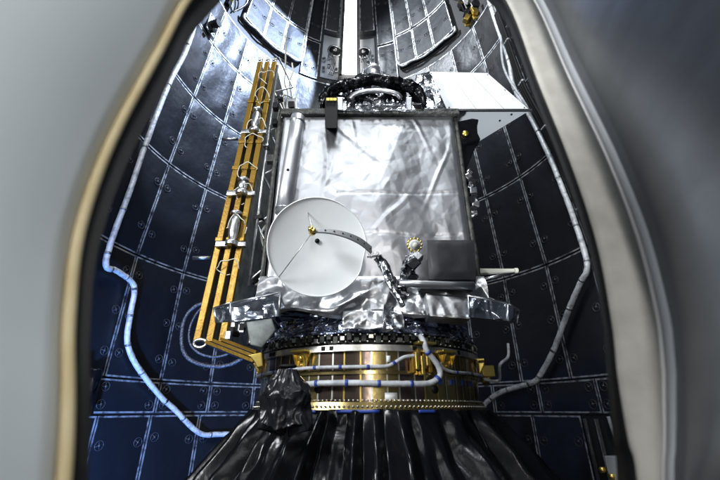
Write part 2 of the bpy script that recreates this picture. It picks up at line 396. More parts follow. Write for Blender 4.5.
# small plate with a knob on the upper left panels
b = MB()
c = cyl_pt(-77.5, 6.35, 0.05); rot = Matrix.Rotation(R(77.5), 3, 'Z')
b.box(c, (0.22, 0.03, 0.42), rot, 0); b.cyl(c, c+Vector((.16, -.06, -.02)), .07, 10, 1); b.cyl(c+Vector((0, 0, -.14)), c+Vector((.1, -.04, -.2)), .04, 8, 1)
for dx in (-.07, .07):
    for dz in (-.16, .16): b.cyl(c+rot@Vector((dx, 0, dz)), c+rot@Vector((dx, -.03, dz)), .014, 6, 1)
b.build('wall_bracket', ['metal', 'black'], fairing, smooth=False, bevel=.006)
# small wall struts at the left of the golden panels
for (px, py, ln) in ((193, 258, .0), (222, 139, .0)):
    pass
# light slot
slot = empty('light_slot', cyl_pt(-3.6, 7.3, .1), 'tall glowing white strip of light above the top of the satellite', 'light')
b = MB(); b.grid(lambda u, v: cyl_pt(-7.6+8.0*u, 7.3+3.2*v, 0.08), 3, 10); b.build('lit_strip', 'glow', slot, thick=0.02)
for a_ in (-8.5, 1.2):
    b = MB(); b.tube([cyl_pt(a_, 7.2+.33*i, .14) for i in range(11)], .045, 4); b.build('slot_rail', 'trim' if a_ < 0 else 'metal', slot, smooth=False)

# crumpled loose blanket at the lower left corner of the wall
b = MB()
def loose(u, v):
    az = lerp(-87, -75.5, u); z = lerp(0.44, -0.05, v)
    return cyl_pt(az, z, 0.07+0.11*ridged(az*0.25, z*0.8)+0.05*n1(az*.7, z*5))
b.grid(loose, 34, 24); tag(b.build('loose_blanket', 'plastic', thick=.008), 'loose crumpled dark blanket bunched on the wall at the lower left', 'blanket')

# ------------------------------------------------------------------ hoses on the wall
def hose(name, pts, r, label, m='hose', ties=True, cat='hose', jit=0.08):
    p_ = smooth_path(pts, 8)
    root = empty(name, tuple(p_[-1]), label, cat)
    b = MB(); b.tube(p_, r, 10, jitter=jit); b.build('sleeve', m, root)
    if ties:
        for i in range(6, len(p_)-2, 9):
            b = MB(); b.tube([p_[i], p_[i]+(p_[i+1]-p_[i]).normalized()*0.03], r*1.12, 10); b.build('tie_band', 'tape', root)
    return root
def wall(seq): return [cyl_pt(a, z, ins) for a, z, ins in seq]
hose('wrapped_hose', wall([(-88.5, 6.9, .12), (-86.5, 6.1, .12), (-84.8, 5.3, .12), (-85.6, 4.5, .12), (-84.6, 3.5, .12), (-83.6, 2.6, .13), (-83.2, 1.95, .13), (-82.8, 1.62, .14), (-79.5, 1.62, .13), (-74.6, 1.57, .12), (-72.6, 1.45, .12), (-72.0, 1.1, .12), (-70.8, .78, .12), (-66.3, .5, .12), (-58.5, .16, .12), (-54.5, .02, .12), (-46.5, -.30, .14), (-41, -.33, .15), (-36, -.33, .2)]),
     0.036, 'white taped hose stepping down the left wall, lit blue at its lower end')
hose('wrapped_hose', wall([(84, 7.9, .1), (81, 7.3, .11), (79, 6.6, .12), (78, 5.45, .12), (76.6, 4.9, .15), (78.3, 4.1, .12), (79.5, 3.3, .12), (79.9, 2.6, .12), (79.6, 2.0, .12), (79.4, 1.66, .13), (76, 1.5, .13), (70.6, 1.2, .13), (64, .75, .13), (59, .46, .13), (56.6, .36, .14), (51, .3, .14), (46, .23, .16), (42, .1, .18), (40.5, -.02, .2)]),
     0.036, 'pale grey hose zigzagging down the right wall to the black sheet')
for q_ in range(3):
    tag(hose('black_hose', wall([(80.6+q_*.9, 6.4, .15), (81+q_*.8, 5.4, .2), (81.2+q_*.9, 4.6, .24), (81.8+q_*.7, 3.8, .17), (82.4+q_*.6, 2.6, .13), (82.8+q_*.6, 1.2, .1), (83+q_*.5, -.4, .08)]), 0.028, 'thin black hose in the bundle beside the pale hose on the right wall', 'black'), group='black hoses along the right wall')
hose('grey_cable', wall([(81, 6.1, .14), (78.6, 5.2, .3), (80, 4.4, .22), (82, 3.9, .12)]), 0.02, 'short grey cable bowed out beside the pale hose, upper right wall', 'cable', ties=False, cat='cable')
hose('thin_cable', wall([(74, -.07, .1), (74.6, -.3, .1), (76.8, -.5, .12), (73.3, -.62, .14), (73.6, -.85, .1), (76.5, -1.2, .1)]), 0.02, 'thin white cable dangling in the open bay at the lower right', 'cable', ties=False, cat='cable')
lp = [at(222, 300, 5.1), at(203, 303, 5.0), at(190, 311, 5.0), at(183, 325, 5.0), at(182, 345, 5.0), at(188, 358, 5.0), at(203, 365, 5.0), at(225, 366, 5.0), at(243, 358, 5.0), at(256, 345, 5.0)]
hose('braided_cable', lp, 0.024, 'braided grey cable hanging in a loop below the golden panel edges', 'braid', ties=False, cat='cable', jit=.16)
lp = [at(222, 304, 4.9), at(206, 306, 4.9), at(197, 313, 4.9), at(190, 328, 4.9), at(190, 343, 4.9), at(199, 353, 4.9), at(215, 357, 4.9), at(232, 352, 4.9), at(245, 340, 4.9)]
hose('thin_cable', lp, 0.015, 'thin grey cable curled inside the braided cable loop', 'braid', ties=False, cat='cable')

# ------------------------------------------------------------------ satellite
SX = 0.085
sat = empty('satellite', (SX, 0, 0.5), 'silver foil wrapped satellite with a white dish, standing on a gold ring', 'satellite')
X0, X1, YF, ZB, ZT = SX-0.905, SX+0.905, -0.9, 0.62, 2.79
b = MB(); b.box(((X0+X1)/2, -0.1, (0.8+ZT)/2), (1.74, 1.54, ZT-0.8)); body = b.build('body', 'darkfoil', sat, bevel=0.02)
# front blanket: broad soft folds, a few sharp creases, stitched seams
def folds(x, z):
    h = 0.032*n1(x*1.5+3, z*0.9+1)
    h += 0.014*tin(x*.9, z*.5, .32, 2) + 0.0055*tin(x, z*.7, .15, 5) + 0.0022*tin(x, z, .065, 8)
    for ax, az_, ang, wd, am in ((.55, 2.75, 1.9, .03, .010), (.0, 2.4, 2.35, .035, .011), (.25, 1.6, .9, .04, .008), (.75, 2.1, 1.2, .03, .009), (-.1, 2.7, 1.75, .03, .009), (-.35, 2.2, 1.6, .04, .013)):
        dx, dz = x-ax, z-az_; c_, s_ = math.cos(ang), math.sin(ang)
        t_ = dx*c_+dz*s_; q_ = abs(-dx*s_+dz*c_+.05*n1(t_*2, ang))
        h += .55*am*max(0, 1-q_/wd)*max(0, 1-(t_/.6)**2)**2
    return h
def front(u, v):
    x = lerp(X0+0.01, X1-0.0, u); z = lerp(0.98, ZT-.005, v)
    h = folds(x, z)
    for zs in (1.846, 1.417):
        q = abs(z-zs-0.02*n1(x*2, zs))
        if -0.3 < x-SX: h -= 0.005*math.exp(-(q/0.015)**2)*(0.7+0.5*n1(x*22, zs))
    h *= min(1, min(u, 1-u)*25)*min(1, (1-v)*20)
    edge = max(0, 1-min(u, 1-u)*45)
    return Vector((x, YF-0.012-h-0.015+edge*edge*0.04, z))
b = MB(); b.grid(front, 240, 240); fb = b.build('front_blanket', 'foil', sat)
for sx in (X0, X1):
    b = MB(); sg = -1 if sx == X0 else 1
    b.grid(lambda u, v: Vector((sx+sg*(0.01+0.03*n1(u*5, v*6, sg)+.01*ridged(u*9, v*9)), lerp(YF, 0.68, u), lerp(0.82, ZT, v))), 40, 50)
    b.build('side_blanket', 'crumple', sat)
# drape at the lower edge
def drape(u, v):
    x = lerp(X0-0.02, X1+0.05, u)
    z = lerp(1.02, 0.67+0.03*n1(x*3, 5)+0.02*math.sin(x*9), v)
    y = YF-0.05-0.06*v**1.3
    y -= (0.06*ridged(x*2.6+0.9*v, 2+v*0.5)+0.035*n1(x*6+v*1.5, v*2))*(v**0.7)*1.2
    y -= (.022*tin(x, z, .16, 3)+.012*tin(x, z, .08, 6))*min(1, v*5)
    if v > .94: y += 0.03*(v-.94)/.06
    return Vector((x, y, z))
b = MB(); b.grid(drape, 240, 54); b.build('lower_drape', 'foil_drape', sat)
# dark trim round the front face
b = MB()
b.box((SX+.02, YF-.005, ZT+.035), (1.85, 0.12, 0.075)); b.box((SX+.02, YF-.07, ZT+.003), (1.85, 0.02, 0.035))
for k in range(10): b.box((X0+0.1+k*.185, YF-.085, ZT-.012), (0.025, .012, .03))
b.build('top_trim', 'trim', sat, smooth=False, bevel=.012)
for x_ in (X0-.012, X1+.012):
    b = MB(); b.tube([(x_+.012*n1(z*.7, x_), YF-.012, z) for z in [0.95+.13*i for i in range(15)]], 0.022, 6, jitter=.15); b.build('edge_trim', 'trim', sat)
b = MB(); b.box((SX, -0.1, ZT+.03), (1.7, 1.4, .06)); b.build('top_deck', 'trim', sat)

# vertical tube at the left of the front face
b = MB()
p0, p1 = at(298, 117.5, 2.93), at(283, 214, 2.93)
b.tube([p0, lerp(p0, p1, .3), lerp(p0, p1, .7), p1], 0.072, 22)
tb = b.build('vertical_tube', 'tube', sat)
b = MB(); q = lerp(p0, p1, .62); b.cyl(q+Vector((0, -.069, 0)), q+Vector((0, -.075, 0)), .014, 10); b.build('tube_port', 'black', tb)
b = MB()
for k in range(2):
    q = lerp(p0, p1, .06+.9*k); b.tube([q-(p1-p0)*.006, q+(p1-p0)*.006], .076, 22)
b.build('tube_clamp', 'metal', tb)

# black horn block hanging over the top edge
b = MB()
b.hexa([at(x, y, d) for x in (325, 337.5) for d in (2.80, 2.97) for y in (128, 97.5)])
hb = b.build('horn_block', 'black', sat, smooth=False, bevel=.006)
b = MB()
for px in (328, 331.5, 335): b.box(at(px, 99.5, 2.785), (.03, .012, .035))
b.build('horn_contact', 'brass', hb, smooth=False)
b = MB(); b.hexa([at(x, y, d) for x in (285.5, 297) for d in (3.1, 3.2) for y in (110, 98)], 0); b.hexa([at(x, y, d) for x in (288, 294.5) for d in (3.06, 3.1) for y in (107, 101)], 1)
b.build('corner_fitting', ['metal', 'black'], sat, smooth=False, bevel=.01)

# instrument under crumpled foil on the top deck
inst = None
cx, cy, cz = 0.14, -0.36, ZT+.05
def mound(u, v):
    a = u*2*math.pi; t = v
    rr = 0.66*math.cos(t*math.pi/2)**0.55*(1+.16*n1(math.cos(a)*2, math.sin(a)*2, t*3)+.10*n1(math.cos(a)*6, math.sin(a)*6, t*6))
    z = cz+0.86*t**0.9*(1+.10*n1(math.cos(a)*3, math.sin(a)*3, 4+t*3))
    return Vector((cx+rr*math.cos(a), cy+rr*0.72*math.sin(a), z))
b = MB(); b.grid(mound, 70, 34, wrap=True); inst = b.build('instrument_cover', 'darkfoil', sat)
b = MB()
ap = smooth_path([at(322, 109, 3.0), at(325, 97, 2.98), at(338, 87, 2.96), at(352, 84, 2.95), at(372, 79, 2.95), at(392, 82, 2.95), at(408, 86, 2.96), at(418, 93, 2.98), at(426, 107, 3.0)], 8)
ap = [q+Vector((.02*n1(i*.7), .03*n1(i*.5, 3), .025*n1(i*.6, 7))) for i, q in enumerate(ap)]
na = len(ap)-1
def collar_fn(u, v):
    q = ap[min(na, int(v*na))]; q2 = ap[min(na, int(v*na)+1)]; q = lerp(q, q2, v*na-int(v*na))
    t = (ap[min(na, int(v*na)+1)]-ap[max(0, int(v*na)-1)]).normalized(); sd = Vector((0, 1, 0)); up = t.cross(sd).normalized()
    a = u*2*math.pi; e = min(1, 12*min(v, 1-v))
    rr = .046*e*(1+.9*ridged(math.cos(a)*1.3, math.sin(a)*1.3, v*9)*.6+.35*n1(math.cos(a)*2.5, math.sin(a)*2.5, v*22))
    return q+(up*math.cos(a)+sd*math.sin(a))*rr
b.grid(collar_fn, 26, 90, wrap=True); b.build('black_collar', 'plastic', inst)
b = MB()
ar = smooth_path([at(350, 99, 2.93), at(354, 94.5, 2.91), at(364, 91.5, 2.9), at(376, 90.5, 2.9), at(388, 91.5, 2.9), at(397, 94, 2.91), at(401, 98, 2.93)], 5)
b.tube(ar, 0.04, 10, flat=.6, jitter=.06); b.build('arched_rim', 'foil', inst)
b = MB()
for k in range(16):       # facets of foil folded inside the arch
    px = 341+k*4.6; d = 2.92+.05*n1(k*3.1)
    t_ = [at(px-4+3*n1(k), 111, d), at(px+6, 110+2*n1(k, 2), d-.02), at(px+7*n1(k*1.7, 3), 98+6*n1(k*2.3, 5), d+.06)]
    b.prism(t_, (0, .03, 0))
b.build('foil_facet', 'crumple', inst, smooth=False)
b = MB()
c0 = at(373, 79, 3.3); b.cyl(c0, c0+Vector((0, 0, .12)), .075, 20); b.cyl(c0+Vector((0, 0, .12)), c0+Vector((0, 0, .17)), .095, 20); b.cyl(c0+Vector((0, 0, .17)), c0+Vector((0, 0, .2)), .06, 20)
b.build('top_cap', 'tube', inst, bevel=.008)
b = MB()
for px in (409, 340):
    b = MB(); b.hexa([at(x, y, d) for x in (px-3, px+3) for d in (2.9, 2.98) for y in (110, 97)]); b.build('instrument_bracket', 'metal', inst, smooth=False, bevel=.008)
# silver crumpled skirt at each side of the instrument
def crumpled_hull(corners, name, m, amp=.03, k=30, seed=0.0, parent=None):
    (a, b_, c, d_) = [Vector(q) for q in corners[:4]]; dep = Vector(corners[4])
    mb = MB()
    def face(A, B, Cc, D, nn):
        def fn(u, v):
            q = lerp(lerp(A, B, u), lerp(D, Cc, u), v)
            e = min(1, 8*min(u, 1-u, v, 1-v)+.25)
            return q + nn*(amp*(1.1*tin(q.x+q.y*.7, q.z+q.y*.5, .16, seed+1)+.5*tin(q.x+q.y, q.z-q.y, .07, seed+2)))*e
        mb.grid(fn, k, k)
    nf = (b_-a).cross(d_-a).normalized()
    face(a, b_, c, d_, nf)
    for P, Q in ((a, b_), (b_, c), (c, d_), (d_, a)):
        face(P, Q, Q+dep, P+dep, (Q-P).cross(dep).normalized()*-1 * .6)
    face(a+dep, b_+dep, c+dep, d_+dep, -nf)
    return mb.build(name, m, parent or sat)
crumpled_hull([at(413, 111, 2.98), at(447.5, 111, 2.98), at(430, 71, 3.2), at(416, 75, 3.2), (0, .5, 0)], 'foil_wedge', 'crumple', .025)
crumpled_hull([at(318, 110, 3.02), at(344, 110, 3.0), at(346, 84, 3.12), at(328, 80, 3.15), (0, .4, 0)], 'foil_wedge', 'darkfoil', .03, seed=4)

for x0, x1, y0, y1, d_, m_, sd in ((322, 340, 104, 88, 2.97, 'plastic', 1), (343, 356, 108, 93, 2.95, 'darkfoil', 2), (392, 409, 107, 90, 2.95, 'darkfoil', 3), (406, 424, 109, 95, 2.96, 'plastic', 5), (352, 372, 90, 80, 3.02, 'darkfoil', 6), (384, 402, 92, 82, 3.02, 'plastic', 7), (362, 388, 109, 97, 2.97, 'darkfoil', 9)):
    k_ = 3*n1(sd*1.7)
    crumpled_hull([at(x0, y0, d_), at(x1, y0+k_, d_-.03), at(x1-3, y1, d_+.08), at(x0+3, y1+k_, d_+.06), (0, .25, 0)], 'foil_bundle', m_, .04, k=22, seed=sd, parent=inst)
# white sun shade box at the upper right
b = MB()
f = [at(447, 110, 3.2), at(530, 110, 3.2)]; f = [Vector((f[0].x, f[0].y, 3.09)), Vector((f[1].x, f[1].y, 3.09))]
t0, t1 = at(427.5, 71.5, 3.45), at(487.5, 73, 3.45)
k0, k1 = Vector((.95, -.02, 3.09)), Vector((1.47, -.12, 3.09))
kt0, kt1 = Vector((.87, -.02, 3.95)), Vector((1.35, -.12, 3.95))
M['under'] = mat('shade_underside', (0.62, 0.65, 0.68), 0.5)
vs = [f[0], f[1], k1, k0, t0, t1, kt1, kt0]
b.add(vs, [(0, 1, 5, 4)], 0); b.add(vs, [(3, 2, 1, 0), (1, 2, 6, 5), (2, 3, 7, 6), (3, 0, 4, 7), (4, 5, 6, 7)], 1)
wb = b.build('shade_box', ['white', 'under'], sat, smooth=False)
b = MB(); e0, e1 = f[0]+Vector((-.005, -.012, -.012)), f[1]+Vector((.01, -.012, -.012)); b.tube([e0, e1], .017, 4); b.build('front_lip', 'metal', wb, smooth=False)
b = MB()
for k in range(2):
    b = MB(); b.cyl(lerp(f[0], f[1], .8+.0*k)+Vector((-.1*k, .06+.1*k, .0)), lerp(f[0], f[1], .8)+Vector((-.1*k, .06+.1*k, -.01)), .012, 8); b.build('screw', 'black', wb)
for u_ in (.36, .7):
    a_, c_ = lerp(f[0], f[1], u_), lerp(t0, t1, u_); up_ = (c_-a_); nn_ = Vector((0, -.004, .001))
    b = MB(); b.tube([a_+up_*.02+nn_*.2, a_+up_*.98+nn_*.2], .0025, 4); b.build('panel_joint', 'greywhite', wb)
for u_ in (.04, .96):
    for v_ in (.06, .5, .94):
        q_ = lerp(lerp(f[0], f[1], u_), lerp(t0, t1, u_), v_); b = MB(); b.cyl(q_, q_+Vector((0, -.006, .001)), .011, 10); b.build('panel_screw', 'metal', wb)
# black shrouded sensor under it
pl = [(452, 119), (458, 121), (465, 119.5), (472, 118), (479, 119), (477.5, 126), (478, 133), (481, 139), (474, 141), (466, 143), (457, 142), (455, 133), (456, 126)]
b = MB(); b.prism([at(x, y, 2.98) for x, y in pl][::-1], (0, .12, 0)); b.prism([at(x, y, 3.02) for x, y in ((456, 140), (479, 139), (467, 168), (461, 174))][::-1], (0, .2, 0))
so = b.build('sensor_shroud', 'plastic', sat, smooth=False, bevel=.012)
b = MB(); c = at(465, 134, 2.97); b.cyl(c, c+Vector((0, -.02, 0)), .03, 16); b.cyl(c+Vector((0, -.02, 0)), c+Vector((0, -.03, 0)), .016, 12); b.build('sensor_eye', 'brass', so)
# glinting fittings down the right edge
for k in range(10):
    b = MB(); b.box(at(467.5+random.uniform(-2, 3)+k*.6, 174+k*4.6, 3.05), (random.uniform(.05, .09), .10, random.uniform(.05, .09)), Matrix.Rotation(random.uniform(-1, 1), 3, 'Y'))
    b.build('edge_fitting', ['darkfoil', 'metal', 'black'][k % 3], sat, smooth=False, bevel=.01)

# dish antenna
DC = at(317.5, 247, 2.62); DR = 0.378
nrm = (Vector((0.05, CAMY+0.2, -0.35))-DC).normalized()
nrm = Vector((nrm.x+.10, nrm.y, nrm.z+.28)).normalized()
ex = Vector((0, 0, 1)).cross(nrm).normalized(); ez = nrm.cross(ex)
def dish_p(u, v, side=0):
    a = u*2*math.pi; r = v*DR
    lim = 1.0
    # flat cut on the right side of the rim
    c_ = math.cos(a+0.15)
    if c_ > .955: lim = .955/c_
    r *= lim
    return DC + ex*(r*math.cos(a)) + ez*(r*math.sin(a)) + nrm*(0.055*(v*v)-side*.018)
b = MB(); b.grid(lambda u, v: dish_p(u, max(v, .001)), 72, 12, wrap=True)
b.grid(lambda u, v: dish_p(u, max(1-v, .001), 1), 72, 12, wrap=True)
vs = [dish_p(i/72, 1) for i in range(72)] + [dish_p(i/72, 1, 1) for i in range(72)]
b.add(vs, [(i, (i+1) % 72, 72+(i+1) % 72, 72+i) for i in range(72)])
dish = b.build('dish_antenna', 'white', sat)
b = MB(); b.tube([dish_p(i/72, 1)+nrm*.002 for i in range(72)], .0055, 6, closed=True); b.build('dish_rim', 'white', dish)
_rv = ray(317, 241); _o = Vector((0, CAMY, 0)); hole = _o + _rv*((DC-_o).dot(nrm)/_rv.dot(nrm)) + nrm*.003
b = MB(); b.cyl(hole, hole+nrm*.01, .018, 16); b.build('centre_hole', 'black', dish)
feed = at(313.5, 231, 2.38)
b = MB(); b.cyl(feed, feed-nrm*.07, .026, 12); b.cyl(feed+nrm*.0, feed+nrm*.03, .014, 10); b.box(feed+Vector((-.02, 0, .015)), (.035, .03, .03)); b.build('feed_horn', 'brass', dish)
b = MB()
fa = smooth_path([feed, at(330, 231.5, 2.38), at(347, 235.5, 2.42), at(361, 242, 2.5), at(372, 251, 2.62)], 8)
n_ = len(fa)
vs = []; 
for i, q in enumerate(fa):
    t = i/(n_-1); hw = lerp(.012, .034, t)
    vs += [q+Vector((0, -.012, hw)), q+Vector((0, -.012, -hw)), q+Vector((0, .012, -hw)), q+Vector((0, .012, hw))]
fs = [(4*i+j, 4*i+(j+1) % 4, 4*i+4+(j+1) % 4, 4*i+4+j) for i in range(n_-1) for j in range(4)] + [(0, 1, 2, 3), tuple(4*(n_-1)+j for j in (3, 2, 1, 0))]
b.add(vs, fs)
fm = b.build('feed_arm', 'greywhite', dish, smooth=False, bevel=.004)
b = MB()
for i in range(6, n_-2, 4): b.cyl(fa[i]+Vector((0, -.012, 0)), fa[i]+Vector((0, -.016, 0)), .006, 8)
b.build('arm_hole', 'black', fm)
b = MB(); b.tube([feed, at(279, 277, 2.55)], .0035, 5); b.tube([feed, at(305, 204, 2.56)], .0035, 5); b.build('stay_wire', 'metal', dish)
b = MB(); b.tube([DC-nrm*.02, DC-nrm*.2], .09, 14); b.build('dish_mount', 'metal', dish)
b = MB()
for k in range(5):
    q = at(369+k*2, 256-.4*k, 2.62); b.box(q, (.03, .04, .02+.01*(k % 2)), Matrix.Rotation(.5*k, 3, 'Y'))
b.build('arm_hinge', 'metal', dish, smooth=False, bevel=.004)

# grey foil box with connector and black boom at the lower right of the front face
b = MB()
fo = [at(427, 240, 2.72), at(474.5, 240, 2.72), at(476, 279.5, 2.72), at(429, 279.5, 2.72)]
bo = [Vector((q.x+dx, YF-.01, q.z+dz)) for q, dx, dz in zip(fo, (-.05, .03, .03, -.07), (.07, .07, -.05, -.05))]
def quad(A, B, Cc, D, k=14, amp=.006):
    def fn(u, v):
        q = lerp(lerp(A, B, u), lerp(D, Cc, u), v); e = min(1, 6*min(u, 1-u, v, 1-v))
        return q+Vector((0, -1, 0))*(.02*e+amp*n1(q.x*9, q.z*9)*e)
    b.grid(fn, k, k)
quad(*fo[::-1])
for i in range(4): quad(fo[i], fo[(i+1) % 4], bo[(i+1) % 4], bo[i], 8, .01)
b.build('electronics_box', 'greyfoil', sat)
b = MB(); c = at(414, 247, 2.74); e1 = Vector((1, 0, 0)); e2 = Vector((0, -.25, .97))
b.cyl(c, c+Vector((0, -.05, -.01)), .05, 20, 0); b.cyl(c+Vector((0, -.05, -.01)), c+Vector((0, -.06, -.012)), .036, 20, 2)
b.cyl(c+Vector((0, -.06, -.012)), c+Vector((0, -.066, -.014)), .022, 16, 0)
for k in range(12):
    a = k*math.pi/6; q = c+Vector((math.cos(a)*.056, -.03, math.sin(a)*.056)); b.cyl(q, q+Vector((0, -.02, 0)), .009, 6, 1)
b.build('round_connector', ['ivory', 'brass', 'greywhite'], sat)
b = MB()
for k in range(22):
    t = k/21; q = at(lerp(414, 404, t)+random.uniform(-5, 4), lerp(256, 290, t), 2.72+random.uniform(-.03, .04))
    b.box(q, (random.uniform(.04, .09),)*3, Matrix.Rotation(random.uniform(0, 3), 3, Vector((random.random(), 1, random.random())).normalized()), random.choice([0, 0, 0, 1]))
b.build('boom_joint', ['darkfoil', 'metal'], sat, smooth=False, bevel=.01)
b = MB(); pts = smooth_path([at(377, 257, 2.66), at(384, 266, 2.68), at(391, 280, 2.7), at(398, 292, 2.7), at(408, 297, 2.7)], 6)
b.tube(pts, [.035+.015*abs(n1(i*.9)) for i in range(len(pts))], 9, jitter=.2); b.build('wrapped_boom', 'darkfoil', sat)
b = MB(); pts = smooth_path([at(383, 262, 2.63), at(388, 281, 2.63), at(397, 296, 2.62), at(403, 306, 2.6)], 6)
b.tube(pts, .022, 8, jitter=.25); b.build('foil_hose', 'crumple', sat)
b = MB(); p0, p1 = at(399, 283.5, 2.66), at(474, 286, 2.7); b.tube([p0, lerp(p0, p1, .3), lerp(p0, p1, .7), p1], .03, 12, jitter=.08); b.build('shelf_bar', 'foil', sat)
b = MB(); p0, p1 = at(478, 272, 3.05), at(514.5, 270.5, 3.05)
b.tube([p0, p1], [.036, .02], 4, flat=.7); b.cyl(p1, p1+Vector((.03, 0, 0)), .024, 8)
b.build('support_arm', 'ivory', sat, smooth=False, bevel=.006)
b = MB(); b.tube([at(478, 281, 3.1), at(513, 272, 3.1)], .014, 6); b.build('arm_strut', 'metal', sat)

# silver foil wedge outriggers low at both sides
def outrigger(pxs, seed):
    top = [at(x, y, d) for x, y, d in pxs[:4]]; bot = [at(x, y, d) for x, y, d in pxs[4:]]
    mb = MB()
    def patch(A, B, Cc, D):
        def fn(u, v):
            q = lerp(lerp(A, B, u), lerp(D, Cc, u), v); e = min(1, 7*min(u, 1-u, v, 1-v))
            return q+Vector((n1(q.x*9, q.z*9, seed), tin(q.x+q.y, q.z, .11, seed)+.5*tin(q.x, q.z+q.y, .05, seed+1), tin(q.x, q.y, .12, seed+2)))*.02*e
        mb.grid(fn, 36, 20)
    patch(*top); patch(*bot[::-1])
    for i in range(4): patch(top[i], top[(i+1) % 4], bot[(i+1) % 4], bot[i])
    o = mb.build('outrigger', 'film', sat)
    e = MB()
    for i in range(4): e.tube([top[i], top[(i+1) % 4]], .008, 5); e.tube([top[i], bot[i]], .008, 5)
    e.build('edge_seam', 'metal', o)
outrigger([(214, 308, 2.85), (230, 303, 2.65), (280, 293, 2.6), (276, 292, 3.1), (216, 323, 2.85), (231, 322, 2.65), (279, 316, 2.6), (278, 312, 3.1)], 1)
outrigger([(468, 296, 2.62), (508, 303, 2.66), (519, 311, 2.86), (478, 293, 3.1), (470, 317, 2.62), (508, 321, 2.66), (517, 323, 2.86), (478, 313, 3.1)], 5)
crumpled_hull([at(430, 316, 2.68), at(470, 319, 2.66), at(470, 297, 2.72), at(426, 294, 2.72), (0, .2, 0)], 'foil_wrap', 'foil_drape', .02, seed=8)
# shadowy fairing bracket under the left outrigger
b = MB(); b.prism([at(x, y, 3.3) for x, y in ((246, 322), (272, 318), (276, 330), (262, 348), (250, 345))][::-1], (0, .3, 0)); b.build('corner_plate', 'honey', sat, smooth=False, bevel=.01)
b = MB()
for k in range(14):
    b = MB(); b.box(at(226+k*2.2+random.uniform(-2, 2), random.uniform(322, 341), 3.3+random.uniform(0, .2)), (.05, .05, random.uniform(.05, .12)))
    b.build('lower_fitting', ['metal', 'black'][k % 2], sat, smooth=False, bevel=.006)

# folded solar wing
def wing_pt(i, t, d=0.0): return Vector((lerp(-1.449, -1.357, t)+lerp(.112, .096, t)*i, CAMY+lerp(3.36, 3.56, t)+d, lerp(0.565, 4.28, t)))
for i in range(3):
    b = MB(); th = .024
    vs = []
    for x in (-th, th):
        for d in (0.02, 1.35):
            for t in (0.0, 1.0):
                vs.append(wing_pt(i, t, d)+Vector((x, 0, 0)))
    b.hexa(vs, 0)
    b.m[-5] = 1
    pn = b.build('solar_panel', ['cells', 'honey'], sat, smooth=False)
    b = MB(); th = .031; vs = []
    for x in (-th, th):
        for d in (-0.012, .03):
            for t in (-0.004, 1.004): vs.append(wing_pt(i, t, d)+Vector((x, 0, 0)))
    b.hexa(vs)
    for t in (.27, .515, .62, .80):
        q = wing_pt(i, t); b.box(q, (.078, .05, .045))
    b.build('edge_strip', 'gold', pn, smooth=False, bevel=.006)
    b = MB(); q = wing_pt(i, 1.012); b.box(q+Vector((0, .02, 0)), (.05, .06, .05)); b.cyl(q+Vector((-.03, 0, .03)), q+Vector((.03, 0, .03)), .02, 8); b.build('tip_clamp', 'metal', pn, bevel=.006)
for t, ln in ((.70, .28), (.30, .3), (.44, .12)):
    b = MB(); q = wing_pt(1.35, t, -.06)
    b.tube([q+Vector((0, 0, -ln/2)), q+Vector((0, 0, -ln/4)), q+Vector((0, 0, ln/4)), q+Vector((0, 0, ln/2))], [.03, .05, .05, .03], 14)
    b.cyl(q+Vector((0, 0, -ln/2-.05)), q+Vector((0, 0, -ln/2)), .065, 14); b.cyl(q+Vector((0, 0, ln/2)), q+Vector((0, 0, ln/2+.03)), .06, 14)
    b.box(q+Vector((-.1, .02, -ln/2-.03)), (.12, .06, .06)); b.box(q+Vector((.09, .02, -ln/2-.03)), (.1, .05, .05))
    b.build('hold_down', 'metal', sat, bevel=.005)
b = MB()
for k in range(8):
    t = .90-.1*k+random.uniform(-.02, .02); q = wing_pt(1.5, t, -.05)
    pts = [q+Vector((.10*math.cos(a)*(1+.45*n1(k*1.7, a)), -.04*math.sin(a)+.03*n1(a, k), .07*math.sin(a)+.09*n1(a*.9, k*2.3))) for a in [j*math.pi/15 for j in range(random.choice([30, 24, 20]))]]
    b = MB(); b.tube(pts, .0055, 5); b.build('cable_loop', 'ivory', sat)
b = MB()
for k in range(9):
    x_ = -1.05+.035*(k % 4); z_ = 1.1+.33*k
    pts = smooth_path([Vector((x_+random.uniform(-.05, .08), CAMY+3.7+random.uniform(-.2, .3), z_+dz*.28+random.uniform(-.05, .05))) for dz in range(5)], 5)
    b.tube(pts, random.choice([.008, .012]), 5)
b.build('wing_wiring', 'ivory', sat)
b = MB()
for k in range(5):
    b.tube([(-1.08, -.45, 1.15+.62*k), (-.9, -.25, 1.45+.62*k), (-1.08, -.45, 1.77+.62*k)], .013, 5)
b.tube([(-1.08, -.45, 1.1), (-1.08, -.45, 4.1)], .016, 6)
b.build('wing_lattice', 'metal', sat)
b = MB()
for k in range(18):
    q = Vector((-.98+random.uniform(-.1, .08), -.5+random.uniform(-.15, .3), 1.2+random.choice([0, .25, .6, 1.2, 1.35, 2.0, 2.1])+random.uniform(-.1, .1)))
    b = MB(); b.box(q, (random.uniform(.04, .09), .08, random.uniform(.04, .11)), Matrix.Rotation(random.uniform(-.5, .5), 3, 'Y'))
    b.build('side_equipment', ['black', 'darkfoil', 'trim'][k % 3], sat, smooth=False, bevel=.01)
for (px0, px1, py) in ((193, 211, 258), (222, 238, 139)):
    b = MB(); p0, p1 = at(px0, py, 3.9), at(px1, py, 3.9)
    b.tube([p0, p1], .022, 6); b.build('wing_stub', 'metal', sat)
b = MB()
for k in range(3):
    p0, p1 = at(206+k*7.5, 342-k*1.5, 3.2), at(254+k*1.5, 361-k*4.2, 2.95)
    b.tube([p0, p1], .017, 4)
b.build('yellow_strut', 'gold', sat, smooth=False)
